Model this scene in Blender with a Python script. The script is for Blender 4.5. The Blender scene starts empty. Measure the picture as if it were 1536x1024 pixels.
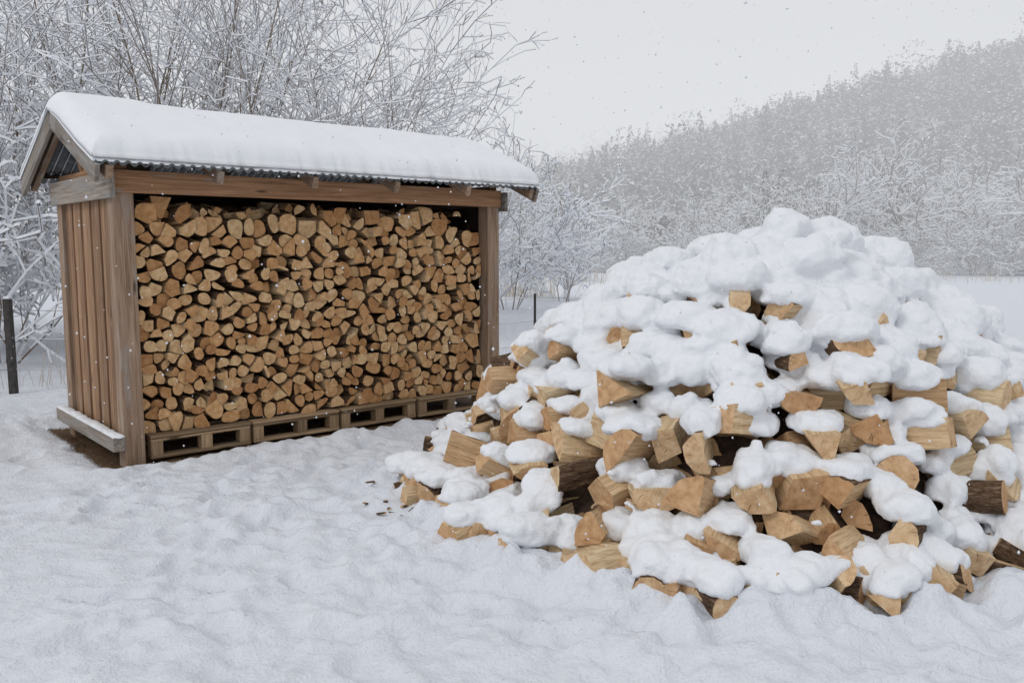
import bpy, math, random, bmesh
import numpy as np
from mathutils import Vector, Matrix, noise as mnoise
random.seed(7); rng=np.random.default_rng(7)
scene=bpy.context.scene
scene.view_settings.view_transform='Standard'
try: scene.view_settings.look='None'
except: pass
scene.view_settings.exposure=0

# ---------------------------------------------------------------- helpers
def link(o,parent=None):
    scene.collection.objects.link(o)
    if parent is not None: o.parent=parent
    return o
def empty(name,loc=(0,0,0),rotz=0):
    e=bpy.data.objects.new(name,None); e.location=loc; e.rotation_euler=(0,0,rotz); return link(e)

class MB:
    def __init__(s): s.v=[];s.f=[];s.m=[];s.lc=[];s.t=[];s.sm=[]
    def vert(s,p,lc,t): s.v.append(tuple(p)); s.lc.append(tuple(lc)); s.t.append(t); return len(s.v)-1
    def face(s,idx,m=0,sm=False): s.f.append(tuple(idx)); s.m.append(m); s.sm.append(sm)
    def box(s,c,size,m=0,R=None,tint=None):
        c=Vector(c); sx,sy,sz=[k/2 for k in size]
        ax=max(range(3),key=lambda i:size[i]); oth=[i for i in range(3) if i!=ax]
        off=random.uniform(0,50); off2=random.uniform(0,9); t=random.random() if tint is None else tint
        ids=[]
        for x in(-1,1):
            for y in(-1,1):
                for z in(-1,1):
                    l=Vector((x*sx,y*sy,z*sz)); p=(R@l if R is not None else l)+c
                    ids.append(s.vert(p,(l[ax]+off,l[oth[0]]+off2,l[oth[1]]),t))
        for q in((0,1,3,2),(4,6,7,5),(0,4,5,1),(2,3,7,6),(0,2,6,4),(1,5,7,3)):
            s.face([ids[i] for i in q],m)
    def build(s,name,mats,parent=None,bevel=0):
        me=bpy.data.meshes.new(name); me.from_pydata(s.v,[],s.f)
        me.polygons.foreach_set('material_index',s.m); me.polygons.foreach_set('use_smooth',s.sm)
        a=me.attributes.new('lc','FLOAT_VECTOR','POINT'); a.data.foreach_set('vector',np.array(s.lc,dtype=np.float32).ravel())
        a=me.attributes.new('tint','FLOAT','POINT'); a.data.foreach_set('value',np.array(s.t,dtype=np.float32))
        for m in mats: me.materials.append(m)
        me.update(); o=bpy.data.objects.new(name,me); link(o,parent)
        if bevel:
            b=o.modifiers.new('bev','BEVEL'); b.width=bevel; b.segments=2; b.limit_method='ANGLE'
        return o

def quad_mesh(name,V,Q,mats,midx=None,smooth=False):
    me=bpy.data.meshes.new(name)
    V=np.asarray(V,dtype=np.float32);Q=np.asarray(Q,dtype=np.int32); k=Q.shape[1]
    me.vertices.add(len(V)); me.vertices.foreach_set('co',V.ravel())
    me.loops.add(Q.size); me.loops.foreach_set('vertex_index',Q.ravel())
    me.polygons.add(len(Q)); me.polygons.foreach_set('loop_start',np.arange(0,Q.size,k,dtype=np.int32))
    me.polygons.foreach_set('loop_total',np.full(len(Q),k,dtype=np.int32))
    for m in mats: me.materials.append(m)
    if midx is not None: me.polygons.foreach_set('material_index',np.asarray(midx,dtype=np.int32))
    me.polygons.foreach_set('use_smooth',np.full(len(Q),smooth))
    me.update(calc_edges=True); me.validate(); return me

def vnoise(x,y,seed=0):
    x=np.asarray(x,dtype=float); y=np.asarray(y,dtype=float)
    xi=np.floor(x).astype(np.int64); yi=np.floor(y).astype(np.int64); fx=x-xi; fy=y-yi
    def h(a,b):
        n=(a*374761393+b*668265263+seed*1442695041)&0xffffffff
        n=((n^(n>>13))*1274126177)&0xffffffff
        n=(n^(n>>16))&0xffff
        return n/65535.0
    u=fx*fx*fx*(fx*(fx*6-15)+10); v=fy*fy*fy*(fy*(fy*6-15)+10)
    return (h(xi,yi)*(1-u)+h(xi+1,yi)*u)*(1-v)+(h(xi,yi+1)*(1-u)+h(xi+1,yi+1)*u)*v-0.5

# ---------------------------------------------------------------- materials
def newmat(name):
    m=bpy.data.materials.new(name); m.use_nodes=True; nt=m.node_tree; b=nt.nodes['Principled BSDF']
    return m,nt,b
def N(nt,t,**k):
    n=nt.nodes.new(t)
    for a,b in k.items(): setattr(n,a,b)
    return n
def ramp(nt,stops):
    r=N(nt,'ShaderNodeValToRGB'); e=r.color_ramp.elements
    while len(e)<len(stops): e.new(0.5)
    for i,(p,c) in enumerate(stops): e[i].position=p; e[i].color=(*c,1)
    return r
def lcmap(nt,scale,attr='lc'):
    a=N(nt,'ShaderNodeAttribute',attribute_name=attr); mp=N(nt,'ShaderNodeMapping'); mp.inputs['Scale'].default_value=scale
    nt.links.new(a.outputs['Vector'],mp.inputs['Vector']); return mp
def noise(nt,vec,scale,detail=3,rough=.55,dist=0):
    n=N(nt,'ShaderNodeTexNoise'); n.inputs['Scale'].default_value=scale; n.inputs['Detail'].default_value=detail
    n.inputs['Roughness'].default_value=rough; n.inputs['Distortion'].default_value=dist
    if vec is not None: nt.links.new(vec,n.inputs['Vector'])
    return n
def mix(nt,f,a,b,mode='MIX'):
    m=N(nt,'ShaderNodeMix',data_type='RGBA',blend_type=mode)
    for s,v in((0,f),(6,a),(7,b)):
        if hasattr(v,'is_linked'): nt.links.new(v,m.inputs[s])
        elif s==0: m.inputs[0].default_value=v
        else: m.inputs[s].default_value=(*v,1)
    return m.outputs[2]
def math_(nt,op,a,b=None,c=None,clamp=False):
    m=N(nt,'ShaderNodeMath',operation=op,use_clamp=clamp)
    for i,v in enumerate((a,b,c)):
        if v is None: continue
        if hasattr(v,'is_linked'): nt.links.new(v,m.inputs[i])
        else: m.inputs[i].default_value=v
    return m.outputs[0]
def bump(nt,b,h,strength=.4,dist=.01):
    n=N(nt,'ShaderNodeBump'); n.inputs['Strength'].default_value=strength; n.inputs['Distance'].default_value=dist
    nt.links.new(h,n.inputs['Height']); nt.links.new(n.outputs[0],b.inputs['Normal'])
def upmask(nt,lo=.2,hi=.6,ns=14,amt=.5):
    g=N(nt,'ShaderNodeNewGeometry'); s=N(nt,'ShaderNodeSeparateXYZ'); nt.links.new(g.outputs['Normal'],s.inputs[0])
    nz=noise(nt,g.outputs['Position'],ns,1)
    a=math_(nt,'MULTIPLY_ADD',nz.outputs[0],amt,-amt*.5); b=math_(nt,'ADD',s.outputs[2],a)
    mr=N(nt,'ShaderNodeMapRange'); nt.links.new(b,mr.inputs[0]); mr.inputs[1].default_value=lo; mr.inputs[2].default_value=hi
    return mr.outputs[0]
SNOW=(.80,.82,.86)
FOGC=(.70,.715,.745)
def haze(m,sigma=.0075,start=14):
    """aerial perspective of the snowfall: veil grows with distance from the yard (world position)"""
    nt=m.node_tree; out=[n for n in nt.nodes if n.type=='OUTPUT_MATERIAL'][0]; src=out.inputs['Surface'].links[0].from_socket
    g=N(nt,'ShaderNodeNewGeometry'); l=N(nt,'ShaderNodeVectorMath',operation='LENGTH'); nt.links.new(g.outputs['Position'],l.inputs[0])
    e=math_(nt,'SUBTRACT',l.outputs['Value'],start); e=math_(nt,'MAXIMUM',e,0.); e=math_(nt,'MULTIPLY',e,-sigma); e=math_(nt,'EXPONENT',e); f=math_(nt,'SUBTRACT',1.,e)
    em=N(nt,'ShaderNodeEmission'); em.inputs[0].default_value=(*FOGC,1); mx=N(nt,'ShaderNodeMixShader')  # fog-coloured glow painted onto the surface as distance haze, no volume
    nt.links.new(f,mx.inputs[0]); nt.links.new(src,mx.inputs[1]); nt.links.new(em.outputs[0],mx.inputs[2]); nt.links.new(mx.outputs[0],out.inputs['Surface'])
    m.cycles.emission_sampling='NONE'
def plank_mat(name,ca,cb,cc,grey=0.0,greycol=(.30,.28,.26),dusting=False):
    m,nt,b=newmat(name)
    mp=lcmap(nt,(1.2,26,26)); n=noise(nt,mp.outputs[0],1.6,5,.65,.6)
    mp2=lcmap(nt,(3,120,120)); n2=noise(nt,mp2.outputs[0],1,2,.6)
    r=ramp(nt,[(.28,ca),(.5,cb),(.72,cc)]); nt.links.new(n.outputs[0],r.inputs[0])
    t=N(nt,'ShaderNodeAttribute',attribute_name='tint')
    v=math_(nt,'MULTIPLY_ADD',t.outputs['Fac'],.60,.68)
    hs=N(nt,'ShaderNodeHueSaturation'); nt.links.new(r.outputs[0],hs.inputs['Color']); nt.links.new(v,hs.inputs['Value'])
    mp3=lcmap(nt,(2,9,9)); n3=noise(nt,mp3.outputs[0],1.3,3,.6)
    gm=N(nt,'ShaderNodeMapRange'); nt.links.new(n3.outputs[0],gm.inputs[0]); gm.inputs[1].default_value=.65-grey*.5; gm.inputs[2].default_value=.8-grey*.5
    c=mix(nt,gm.outputs[0],hs.outputs[0],greycol)
    dk=math_(nt,'MULTIPLY_ADD',n2.outputs[0],.9,.5)
    c=mix(nt,.8,c,dk,'MULTIPLY')
    vo=N(nt,'ShaderNodeTexVoronoi'); mp4=lcmap(nt,(1.6,7,7)); nt.links.new(mp4.outputs[0],vo.inputs['Vector']); vo.inputs['Scale'].default_value=1
    k=N(nt,'ShaderNodeMapRange'); nt.links.new(vo.outputs['Distance'],k.inputs[0]); k.inputs[1].default_value=.05;k.inputs[2].default_value=.12;k.inputs[3].default_value=.8;k.inputs[4].default_value=0
    c=mix(nt,k.outputs[0],c,(.05,.03,.02))
    if dusting: c=mix(nt,upmask(nt,.6,.9,30,.6),c,SNOW)
    nt.links.new(c,b.inputs['Base Color']); b.inputs['Roughness'].default_value=.85; b.inputs['Specular IOR Level'].default_value=.2
    bump(nt,b,math_(nt,'ADD',n.outputs[0],n2.outputs[0]),.6,.004)
    return m
M_brown=plank_mat('brown_wood',(.18,.09,.045),(.32,.175,.095),(.45,.27,.155),.1)
M_post=plank_mat('post_wood',(.17,.11,.07),(.31,.21,.145),(.43,.315,.23),.25,(.34,.28,.235))
M_grey=plank_mat('weathered_wood',(.15,.125,.105),(.26,.22,.185),(.38,.33,.285),.35,dusting=True)
M_clad=plank_mat('cladding_wood',(.17,.095,.055),(.31,.185,.11),(.44,.28,.175),.15,(.33,.25,.19))
M_pallet=plank_mat('pallet_wood',(.18,.115,.07),(.34,.235,.14),(.48,.35,.22),.1)
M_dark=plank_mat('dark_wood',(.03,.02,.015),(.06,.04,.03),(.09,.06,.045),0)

def log_split(name):
    m,nt,b=newmat(name)
    mp=lcmap(nt,(1.5,34,34)); n=noise(nt,mp.outputs[0],1.5,5,.65,.5)
    mp2=lcmap(nt,(3,150,150)); n2=noise(nt,mp2.outputs[0],1.2,2,.6)
    r=ramp(nt,[(.28,(.44,.30,.18)),(.5,(.70,.55,.37)),(.72,(.83,.71,.53))]); nt.links.new(n.outputs[0],r.inputs[0])
    t=N(nt,'ShaderNodeAttribute',attribute_name='tint')
    r2=ramp(nt,[(0,(.66,.48,.35)),(.3,(.98,.86,.74)),(.7,(1,.96,.88)),(1,(.84,.68,.52))]); nt.links.new(t.outputs['Fac'],r2.inputs[0])
    c=mix(nt,1,r.outputs[0],r2.outputs[0],'MULTIPLY')
    dk=math_(nt,'MULTIPLY_ADD',n2.outputs[0],1.0,.5)
    c=mix(nt,.9,c,dk,'MULTIPLY')
    nt.links.new(c,b.inputs['Base Color']); b.inputs['Roughness'].default_value=.8; b.inputs['Specular IOR Level'].default_value=.2
    bump(nt,b,math_(nt,'ADD',n.outputs[0],n2.outputs[0]),1.0,.010)
    return m
def log_end(name,stack=False):
    m,nt,b=newmat(name)
    a=N(nt,'ShaderNodeAttribute',attribute_name='lc'); s=N(nt,'ShaderNodeSeparateXYZ'); nt.links.new(a.outputs['Vector'],s.inputs[0])
    n2=noise(nt,a.outputs['Vector'],22,4,.6)
    rr=math_(nt,'SQRT',math_(nt,'ADD',math_(nt,'MULTIPLY',s.outputs[1],s.outputs[1]),math_(nt,'MULTIPLY',s.outputs[2],s.outputs[2])))
    rr=math_(nt,'MULTIPLY_ADD',n2.outputs[0],.012,rr)
    ring=math_(nt,'SINE',math_(nt,'MULTIPLY',rr,620.))
    ang=math_(nt,'ARCTAN2',s.outputs[2],s.outputs[1])
    cv=N(nt,'ShaderNodeCombineXYZ'); nt.links.new(math_(nt,'MULTIPLY',ang,6.),cv.inputs[0]); nt.links.new(math_(nt,'MULTIPLY',rr,7.),cv.inputs[1]); nt.links.new(s.outputs[0],cv.inputs[2])
    crack=noise(nt,cv.outputs[0],2.0,3,.6)
    ck=N(nt,'ShaderNodeMapRange'); nt.links.new(crack.outputs[0],ck.inputs[0]); ck.inputs[1].default_value=.28; ck.inputs[2].default_value=.38; ck.inputs[3].default_value=1; ck.inputs[4].default_value=0
    if stack: st0=[(.3,(.50,.33,.18)),(.5,(.68,.49,.30)),(.7,(.80,.64,.44))]
    else: st0=[(.3,(.50,.35,.21)),(.5,(.68,.51,.34)),(.7,(.80,.66,.48))]
    r=ramp(nt,st0); nt.links.new(n2.outputs[0],r.inputs[0])
    t=N(nt,'ShaderNodeAttribute',attribute_name='tint')
    if stack: st=[(0,(.62,.43,.29)),(.22,(.88,.68,.50)),(.5,(1,.88,.73)),(.72,(1,.94,.82)),(.86,(.90,.69,.50)),(1,(.66,.46,.31))]
    else: st=[(0,(.58,.42,.30)),(.22,(.84,.68,.54)),(.5,(1,.90,.78)),(.72,(1,.95,.86)),(.86,(.86,.68,.52)),(1,(.62,.43,.30))]
    r2=ramp(nt,st); nt.links.new(t.outputs['Fac'],r2.inputs[0])
    c=mix(nt,1,r.outputs[0],r2.outputs[0],'MULTIPLY')
    c=mix(nt,math_(nt,'MULTIPLY_ADD',ring,.10,.11),c,(.24,.13,.07))
    c=mix(nt,math_(nt,'MULTIPLY',ck.outputs[0],.75),c,(.10,.055,.03))
    nt.links.new(c,b.inputs['Base Color']); b.inputs['Roughness'].default_value=.85; b.inputs['Specular IOR Level'].default_value=.15
    bump(nt,b,math_(nt,'SUBTRACT',n2.outputs[0],ck.outputs[0]),.6,.006)
    return m
def bark_mat(name):
    m,nt,b=newmat(name)
    mp=lcmap(nt,(10,34,34)); n=noise(nt,mp.outputs[0],1.5,6,.7,1.0)
    r=ramp(nt,[(.3,(.035,.022,.015)),(.5,(.13,.08,.05)),(.62,(.26,.17,.11)),(.78,(.38,.31,.25))]); nt.links.new(n.outputs[0],r.inputs[0])
    nt.links.new(r.outputs[0],b.inputs['Base Color']); b.inputs['Roughness'].default_value=.95; b.inputs['Specular IOR Level'].default_value=.1
    bump(nt,b,n.outputs[0],1.0,.02); return m
M_split=log_split('split_wood'); M_end=log_end('end_grain'); M_bark=bark_mat('bark'); M_end2=log_end('stack_end_grain',True)
LOGM=[M_bark,M_split,M_end]
m,nt,b=newmat('painted_pile_gap_shade'); g=N(nt,'ShaderNodeNewGeometry'); n=noise(nt,g.outputs['Position'],14,5,.7); r=ramp(nt,[(.35,(.015,.01,.008)),(.7,(.10,.06,.04))]); nt.links.new(n.outputs[0],r.inputs[0]); nt.links.new(r.outputs[0],b.inputs['Base Color']); b.inputs['Roughness'].default_value=1; M_core=m  # near-black brown: shade of the gaps between logs put into the filler colour

def snow_mat(name,dirt=False,fine=1.0,ca=(.74,.765,.82),cb=(.81,.825,.855),bs=.6,bd=.022,fa=.5):
    m,nt,b=newmat(name)
    g=N(nt,'ShaderNodeNewGeometry')
    n1=noise(nt,g.outputs['Position'],9*fine,3,.6); n2=noise(nt,g.outputs['Position'],60*fine,3,.7)
    c=mix(nt,n1.outputs[0],ca,cb)
    h=math_(nt,'ADD',math_(nt,'MULTIPLY',n1.outputs[0],1.3),math_(nt,'MULTIPLY',n2.outputs[0],fa))
    if dirt:
        a=N(nt,'ShaderNodeAttribute',attribute_name='dirt')
        f=N(nt,'ShaderNodeMapRange'); nt.links.new(math_(nt,'ADD',a.outputs['Fac'],math_(nt,'MULTIPLY_ADD',n2.outputs[0],1.3,-.65)),f.inputs[0]); f.inputs[1].default_value=.42; f.inputs[2].default_value=.6
        rd=ramp(nt,[(.3,(.05,.03,.02)),(.55,(.15,.09,.05)),(.75,(.30,.19,.10))]); nt.links.new(n2.outputs[0],rd.inputs[0])
        c=mix(nt,f.outputs[0],c,rd.outputs[0])
    nt.links.new(c,b.inputs['Base Color']); b.inputs['Roughness'].default_value=.75; b.inputs['Specular IOR Level'].default_value=.2
    bump(nt,b,h,bs,bd); return m
M_ground=snow_mat('ground_snow',True,1.0,(.72,.75,.815),(.81,.83,.87),.8,.032)
M_snow=snow_mat('pillow_snow',False,1.6,(.79,.81,.85),(.86,.875,.895),.5,.018,.55)
M_roofsnow=snow_mat('roof_snow',False,.6,(.80,.815,.85),(.85,.865,.885),.35,.02,.15)
m,nt,b=newmat('corrugated_metal'); g=N(nt,'ShaderNodeNewGeometry'); n=noise(nt,g.outputs['Position'],12,4)
r=ramp(nt,[(.3,(.06,.065,.07)),(.7,(.16,.165,.17))]); nt.links.new(n.outputs[0],r.inputs[0]); nt.links.new(r.outputs[0],b.inputs['Base Color'])
b.inputs['Metallic'].default_value=.3; b.inputs['Roughness'].default_value=.6; M_metal=m
def branch_mat(name,col,col2,lo=.05,hi=.4,hz=None,ns=4,cs=5):
    m,nt,b=newmat(name); g=N(nt,'ShaderNodeNewGeometry'); n=noise(nt,g.outputs['Position'],cs,1)
    c=mix(nt,n.outputs[0],col,col2); c=mix(nt,upmask(nt,lo,hi,ns,.6),c,SNOW)
    nt.links.new(c,b.inputs['Base Color']); b.inputs['Roughness'].default_value=.9; b.inputs['Specular IOR Level'].default_value=0
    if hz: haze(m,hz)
    return m
M_branch=branch_mat('bare_branch',(.17,.125,.09),(.30,.23,.17),.4,.8)
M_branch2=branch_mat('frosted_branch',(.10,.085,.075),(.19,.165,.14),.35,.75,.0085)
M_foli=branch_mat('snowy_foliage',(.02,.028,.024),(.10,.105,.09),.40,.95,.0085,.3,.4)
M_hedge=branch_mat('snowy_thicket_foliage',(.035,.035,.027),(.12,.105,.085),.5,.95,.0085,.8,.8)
def plain(name,col,rough=.9,hz=None):
    m,nt,b=newmat(name); g=N(nt,'ShaderNodeNewGeometry'); n=noise(nt,g.outputs['Position'],6,1)
    c=mix(nt,n.outputs[0],tuple(k*.9 for k in col),tuple(min(1,k*1.05) for k in col)); nt.links.new(c,b.inputs['Base Color']); b.inputs['Roughness'].default_value=rough
    b.inputs['Specular IOR Level'].default_value=.1
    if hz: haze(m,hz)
    return m
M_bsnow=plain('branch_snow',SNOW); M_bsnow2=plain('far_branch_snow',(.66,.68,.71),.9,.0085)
m,nt,b=newmat('fence_dark'); g=N(nt,'ShaderNodeNewGeometry'); n=noise(nt,g.outputs['Position'],25,4); r=ramp(nt,[(.3,(.02,.02,.02)),(.7,(.07,.06,.055))]); nt.links.new(n.outputs[0],r.inputs[0]); nt.links.new(r.outputs[0],b.inputs['Base Color']); b.inputs['Roughness'].default_value=.8; M_fence=m
M_wire=plain('wire',(.22,.22,.22),.5)
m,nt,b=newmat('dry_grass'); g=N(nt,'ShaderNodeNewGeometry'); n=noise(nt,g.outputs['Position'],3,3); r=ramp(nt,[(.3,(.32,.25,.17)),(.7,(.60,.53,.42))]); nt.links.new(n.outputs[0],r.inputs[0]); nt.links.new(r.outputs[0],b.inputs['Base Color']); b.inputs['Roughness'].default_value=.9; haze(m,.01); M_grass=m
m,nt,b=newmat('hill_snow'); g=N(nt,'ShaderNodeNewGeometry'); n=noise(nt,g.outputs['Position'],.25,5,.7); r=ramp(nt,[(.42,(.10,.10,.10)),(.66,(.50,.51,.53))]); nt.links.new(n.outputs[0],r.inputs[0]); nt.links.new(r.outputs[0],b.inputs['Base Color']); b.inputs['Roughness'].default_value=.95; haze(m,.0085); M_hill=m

# ---------------------------------------------------------------- pile dome
CX,CY=1.78,6.0
RK=[(-180,2.42),(-150,2.36),(-125,2.36),(-111,2.46),(-90,2.20),(-70,2.02),(-45,1.98),(-15,2.3),(0,2.5),(90,2.5),(180,2.42)]
def RR(a): return np.interp(np.degrees(a),[k[0] for k in RK],[k[1] for k in RK])
def HD(x,y):
    dx=x-CX; dy=y-CY; d=np.hypot(dx,dy); q=d/RR(np.arctan2(dy,dx)); w=np.clip((1-q)*4,0,1)
    return 1.74*(1-np.clip(q,0,1.3)**1.95)+w*(.24*vnoise(x*1.5,y*1.5,61)+.12*vnoise(x*3.3,y*3.3,62))

# ---------------------------------------------------------------- ground
SO=(-2.94,6.354); SA=math.radians(41.0); ca,sa=math.cos(SA),math.sin(SA); SL,SD=3.72,1.60
def toshed(x,y):
    dx=x-SO[0]; dy=y-SO[1]; return dx*ca+dy*sa, -dx*sa+dy*ca
def axis(lo,hi,step,far0,far1):
    a=list(np.arange(lo,hi,step)); s=step; x=a[-1]
    while x<far1: s*=1.13; x+=s; a.append(x)
    s=step; x=lo; pre=[]
    while x>far0: s*=1.13; x-=s; pre.append(x)
    return np.array(pre[::-1]+a)
gx=axis(-6,6,.024,-700,800); gy=axis(2.2,10.5,.024,-60,900)
X,Y=np.meshgrid(gx,gy)
wx=X+.15*vnoise(X*3,Y*3,71); wy=Y+.15*vnoise(X*3,Y*3,72)
tr=np.clip(.6+1.6*vnoise(X*.8,Y*.8,90),0.3,1.1)
Z=.07*vnoise(X*.35,Y*.35,1)+.035*vnoise(X*1.1,Y*1.1,2)+.032*vnoise(wx*2.7,wy*2.7,3)+tr*(.044*vnoise(wx*6,wy*6,4)+.036*vnoise(wx*12,wy*12,5)+.014*vnoise(wx*25,wy*25,6))
rr=random.Random(3)
fps=[]
for k in range(24):
    x=rr.uniform(-4.5,3); y=rr.uniform(2.3,5.8); a=rr.uniform(-.6,.6)+(0 if rr.random()<.7 else 1.4)
    for i in range(14):
        sgn=1 if i%2 else -1
        fps.append((x-math.sin(a)*.11*sgn,y+math.cos(a)*.11*sgn,a+rr.uniform(-.2,.2),rr.uniform(.016,.042)))
        x+=math.cos(a)*.42; y+=math.sin(a)*.42; a+=rr.uniform(-.25,.25)
for (x,y,a,dp) in fps:
    if float(HD(x,y))>-.1: continue
    ix=slice(*np.searchsorted(gx,[x-.4,x+.4])); iy=slice(*np.searchsorted(gy,[y-.4,y+.4]))
    if ix.stop<=ix.start or iy.stop<=iy.start: continue
    xx=X[iy,ix]-x; yy=Y[iy,ix]-y; u=(xx*math.cos(a)+yy*math.sin(a))/.16; v=(-xx*math.sin(a)+yy*math.cos(a))/.08
    d=np.sqrt(u*u+v*v)+.6*vnoise(X[iy,ix]*9,Y[iy,ix]*9,8)
    Z[iy,ix]+= -dp*np.exp(-(np.abs(d)**4)*.8)+dp*.4*np.exp(-((d-1.35)/.3)**2)
for k in range(1300):
    x=rr.uniform(-5,5.5); y=rr.uniform(2.4,9)
    if rr.random()<.4:
        th=rr.uniform(-math.pi,0.2); q=float(RR(th))+abs(rr.gauss(0.05,.30)); x=CX+q*math.cos(th); y=CY+q*math.sin(th); r=rr.uniform(.03,.10)
    else: r=rr.uniform(.015,.055)
    h=r*rr.uniform(.15,.36)
    ix=slice(*np.searchsorted(gx,[x-.3,x+.3])); iy=slice(*np.searchsorted(gy,[y-.3,y+.3]))
    if ix.stop<=ix.start or iy.stop<=iy.start: continue
    d=np.hypot(X[iy,ix]-x,Y[iy,ix]-y)/r*(1+.5*vnoise(X[iy,ix]*12,Y[iy,ix]*12,9))
    Z[iy,ix]+=h*np.exp(-d**3)
q=np.hypot(X-CX,Y-CY)-RR(np.arctan2(Y-CY,X-CX))
Z+=.035*np.exp(-(np.clip(q,-.2,9)/.30)**2)*(.7+1.4*vnoise(X*2.2,Y*2.2,12))
sx,sy=toshed(X,Y)
dsh=np.maximum(np.maximum(-.06-sx,sx-SL-.05),np.maximum(.0-sy,sy-SD))
ins=1/(1+np.exp(np.clip(dsh/.05,-50,50)))
Z=Z*(1-ins)-.03*ins
Z+=.05*np.exp(-((dsh-.28)/.14)**2)*(1+1.2*vnoise(X*3,Y*3,11))
Z+=.15*np.exp(-((sx+.75)/.3)**2)*np.exp(-((sy-1.9)/.8)**2)
dirt=np.exp(-np.clip(dsh+.0,0,9)**2/.018)
far=np.clip((np.hypot(X,Y)-30)/60,0,1); Z*=(1+far*3)
ny,nx=X.shape; idx=np.arange(nx*ny).reshape(ny,nx)
Q=np.stack([idx[:-1,:-1],idx[:-1,1:],idx[1:,1:],idx[1:,:-1]],-1).reshape(-1,4)
me=quad_mesh('ground',np.stack([X.ravel(),Y.ravel(),Z.ravel()],1),Q,[M_ground],smooth=True)
a=me.attributes.new('dirt','FLOAT','POINT'); a.data.foreach_set('value',dirt.ravel().astype(np.float32))
link(bpy.data.objects.new('snowy_ground',me))

# ---------------------------------------------------------------- log geometry
def add_log(mb,prof,flags,length,M,tint,nseg=3,pith=(0,0),rough=.004,rnd=random,mend=2):
    off=rnd.uniform(0,60); rings=[]; n=len(prof)
    bu,bv=rnd.uniform(-.012,.012),rnd.uniform(-.012,.012)
    tl=[rnd.uniform(-.1,.1) for _ in range(4)]
    for i in range(nseg+1):
        s=i/nseg; x=(s-.5)*length; bow=math.sin(s*math.pi); ids=[]
        for (u,v) in prof:
            ju=u+rnd.uniform(-rough,rough)+bu*bow; jv=v+rnd.uniform(-rough,rough)+bv*bow
            xx=x
            if i==0: xx+=u*tl[0]+v*tl[1]
            if i==nseg: xx+=u*tl[2]+v*tl[3]
            ids.append(mb.vert(M@Vector((xx,ju,jv)),(xx+off,ju-pith[0],jv-pith[1]),tint))
        rings.append(ids)
    for i in range(nseg):
        for j in range(n):
            k=(j+1)%n; mb.face((rings[i][j],rings[i][k],rings[i+1][k],rings[i+1][j]),0 if flags[j] else 1)
    mb.face(rings[0][::-1],mend); mb.face(rings[-1],mend)

def prof_wedge(R,ang,inner=0,rnd=random,n=8):
    pts=[];fl=[]
    for i in range(n+1):
        a=-ang/2+ang*i/n; r=R*(1+rnd.uniform(-.035,.035)); pts.append((r*math.cos(a),r*math.sin(a))); fl.append(i<n)
    if inner>0:
        a=ang/2*rnd.uniform(.7,1); pts.append((inner*math.cos(a),inner*math.sin(a))); pts.append((inner*math.cos(-a),inner*math.sin(-a))); fl+= [False,False]
    else: pts.append((rnd.uniform(-.01,.01),rnd.uniform(-.01,.01))); fl.append(False)
    cx=sum(p[0] for p in pts)/len(pts)*.85; pts=[(p[0]-cx,p[1]) for p in pts]
    return pts,fl,(-cx,0)
def prof_round(R,rnd=random,n=14):
    e=rnd.uniform(.85,1.1)
    return [(R*e*(1+rnd.uniform(-.04,.04))*math.cos(2*math.pi*i/n),R*(1+rnd.uniform(-.04,.04))*math.sin(2*math.pi*i/n)) for i in range(n)],[True]*n,(0,0)
def prof_block(R,rnd=random):
    n=rnd.choice([4,4,5,3]); a0=rnd.uniform(0,6.28); pts=[]
    for i in range(n):
        a=a0+2*math.pi*(i+rnd.uniform(-.18,.18))/n; r=R*rnd.uniform(.8,1.1)*(1.1 if n==3 else 1); pts.append((r*math.cos(a),r*math.sin(a)*.9))
    return pts,[False]*n,(rnd.uniform(-.1,.1),rnd.uniform(.05,.1))
def rand_prof(R,rnd=random,bark=1.0):
    k=rnd.random()
    if k<.36: p=prof_wedge(R*1.3,math.radians(rnd.uniform(75,115)),0,rnd)
    elif k<.52: p=prof_wedge(R*1.05,math.radians(rnd.uniform(150,185)),0,rnd)
    elif k<.70: p=prof_wedge(R*1.35,math.radians(rnd.uniform(60,90)),R*rnd.uniform(.3,.5),rnd)
    elif k<.95: p=prof_block(R,rnd)
    else: p=prof_round(R*.75,rnd)
    if rnd.random()>bark: p=(p[0],[False]*len(p[1]),p[2])
    return p

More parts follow.
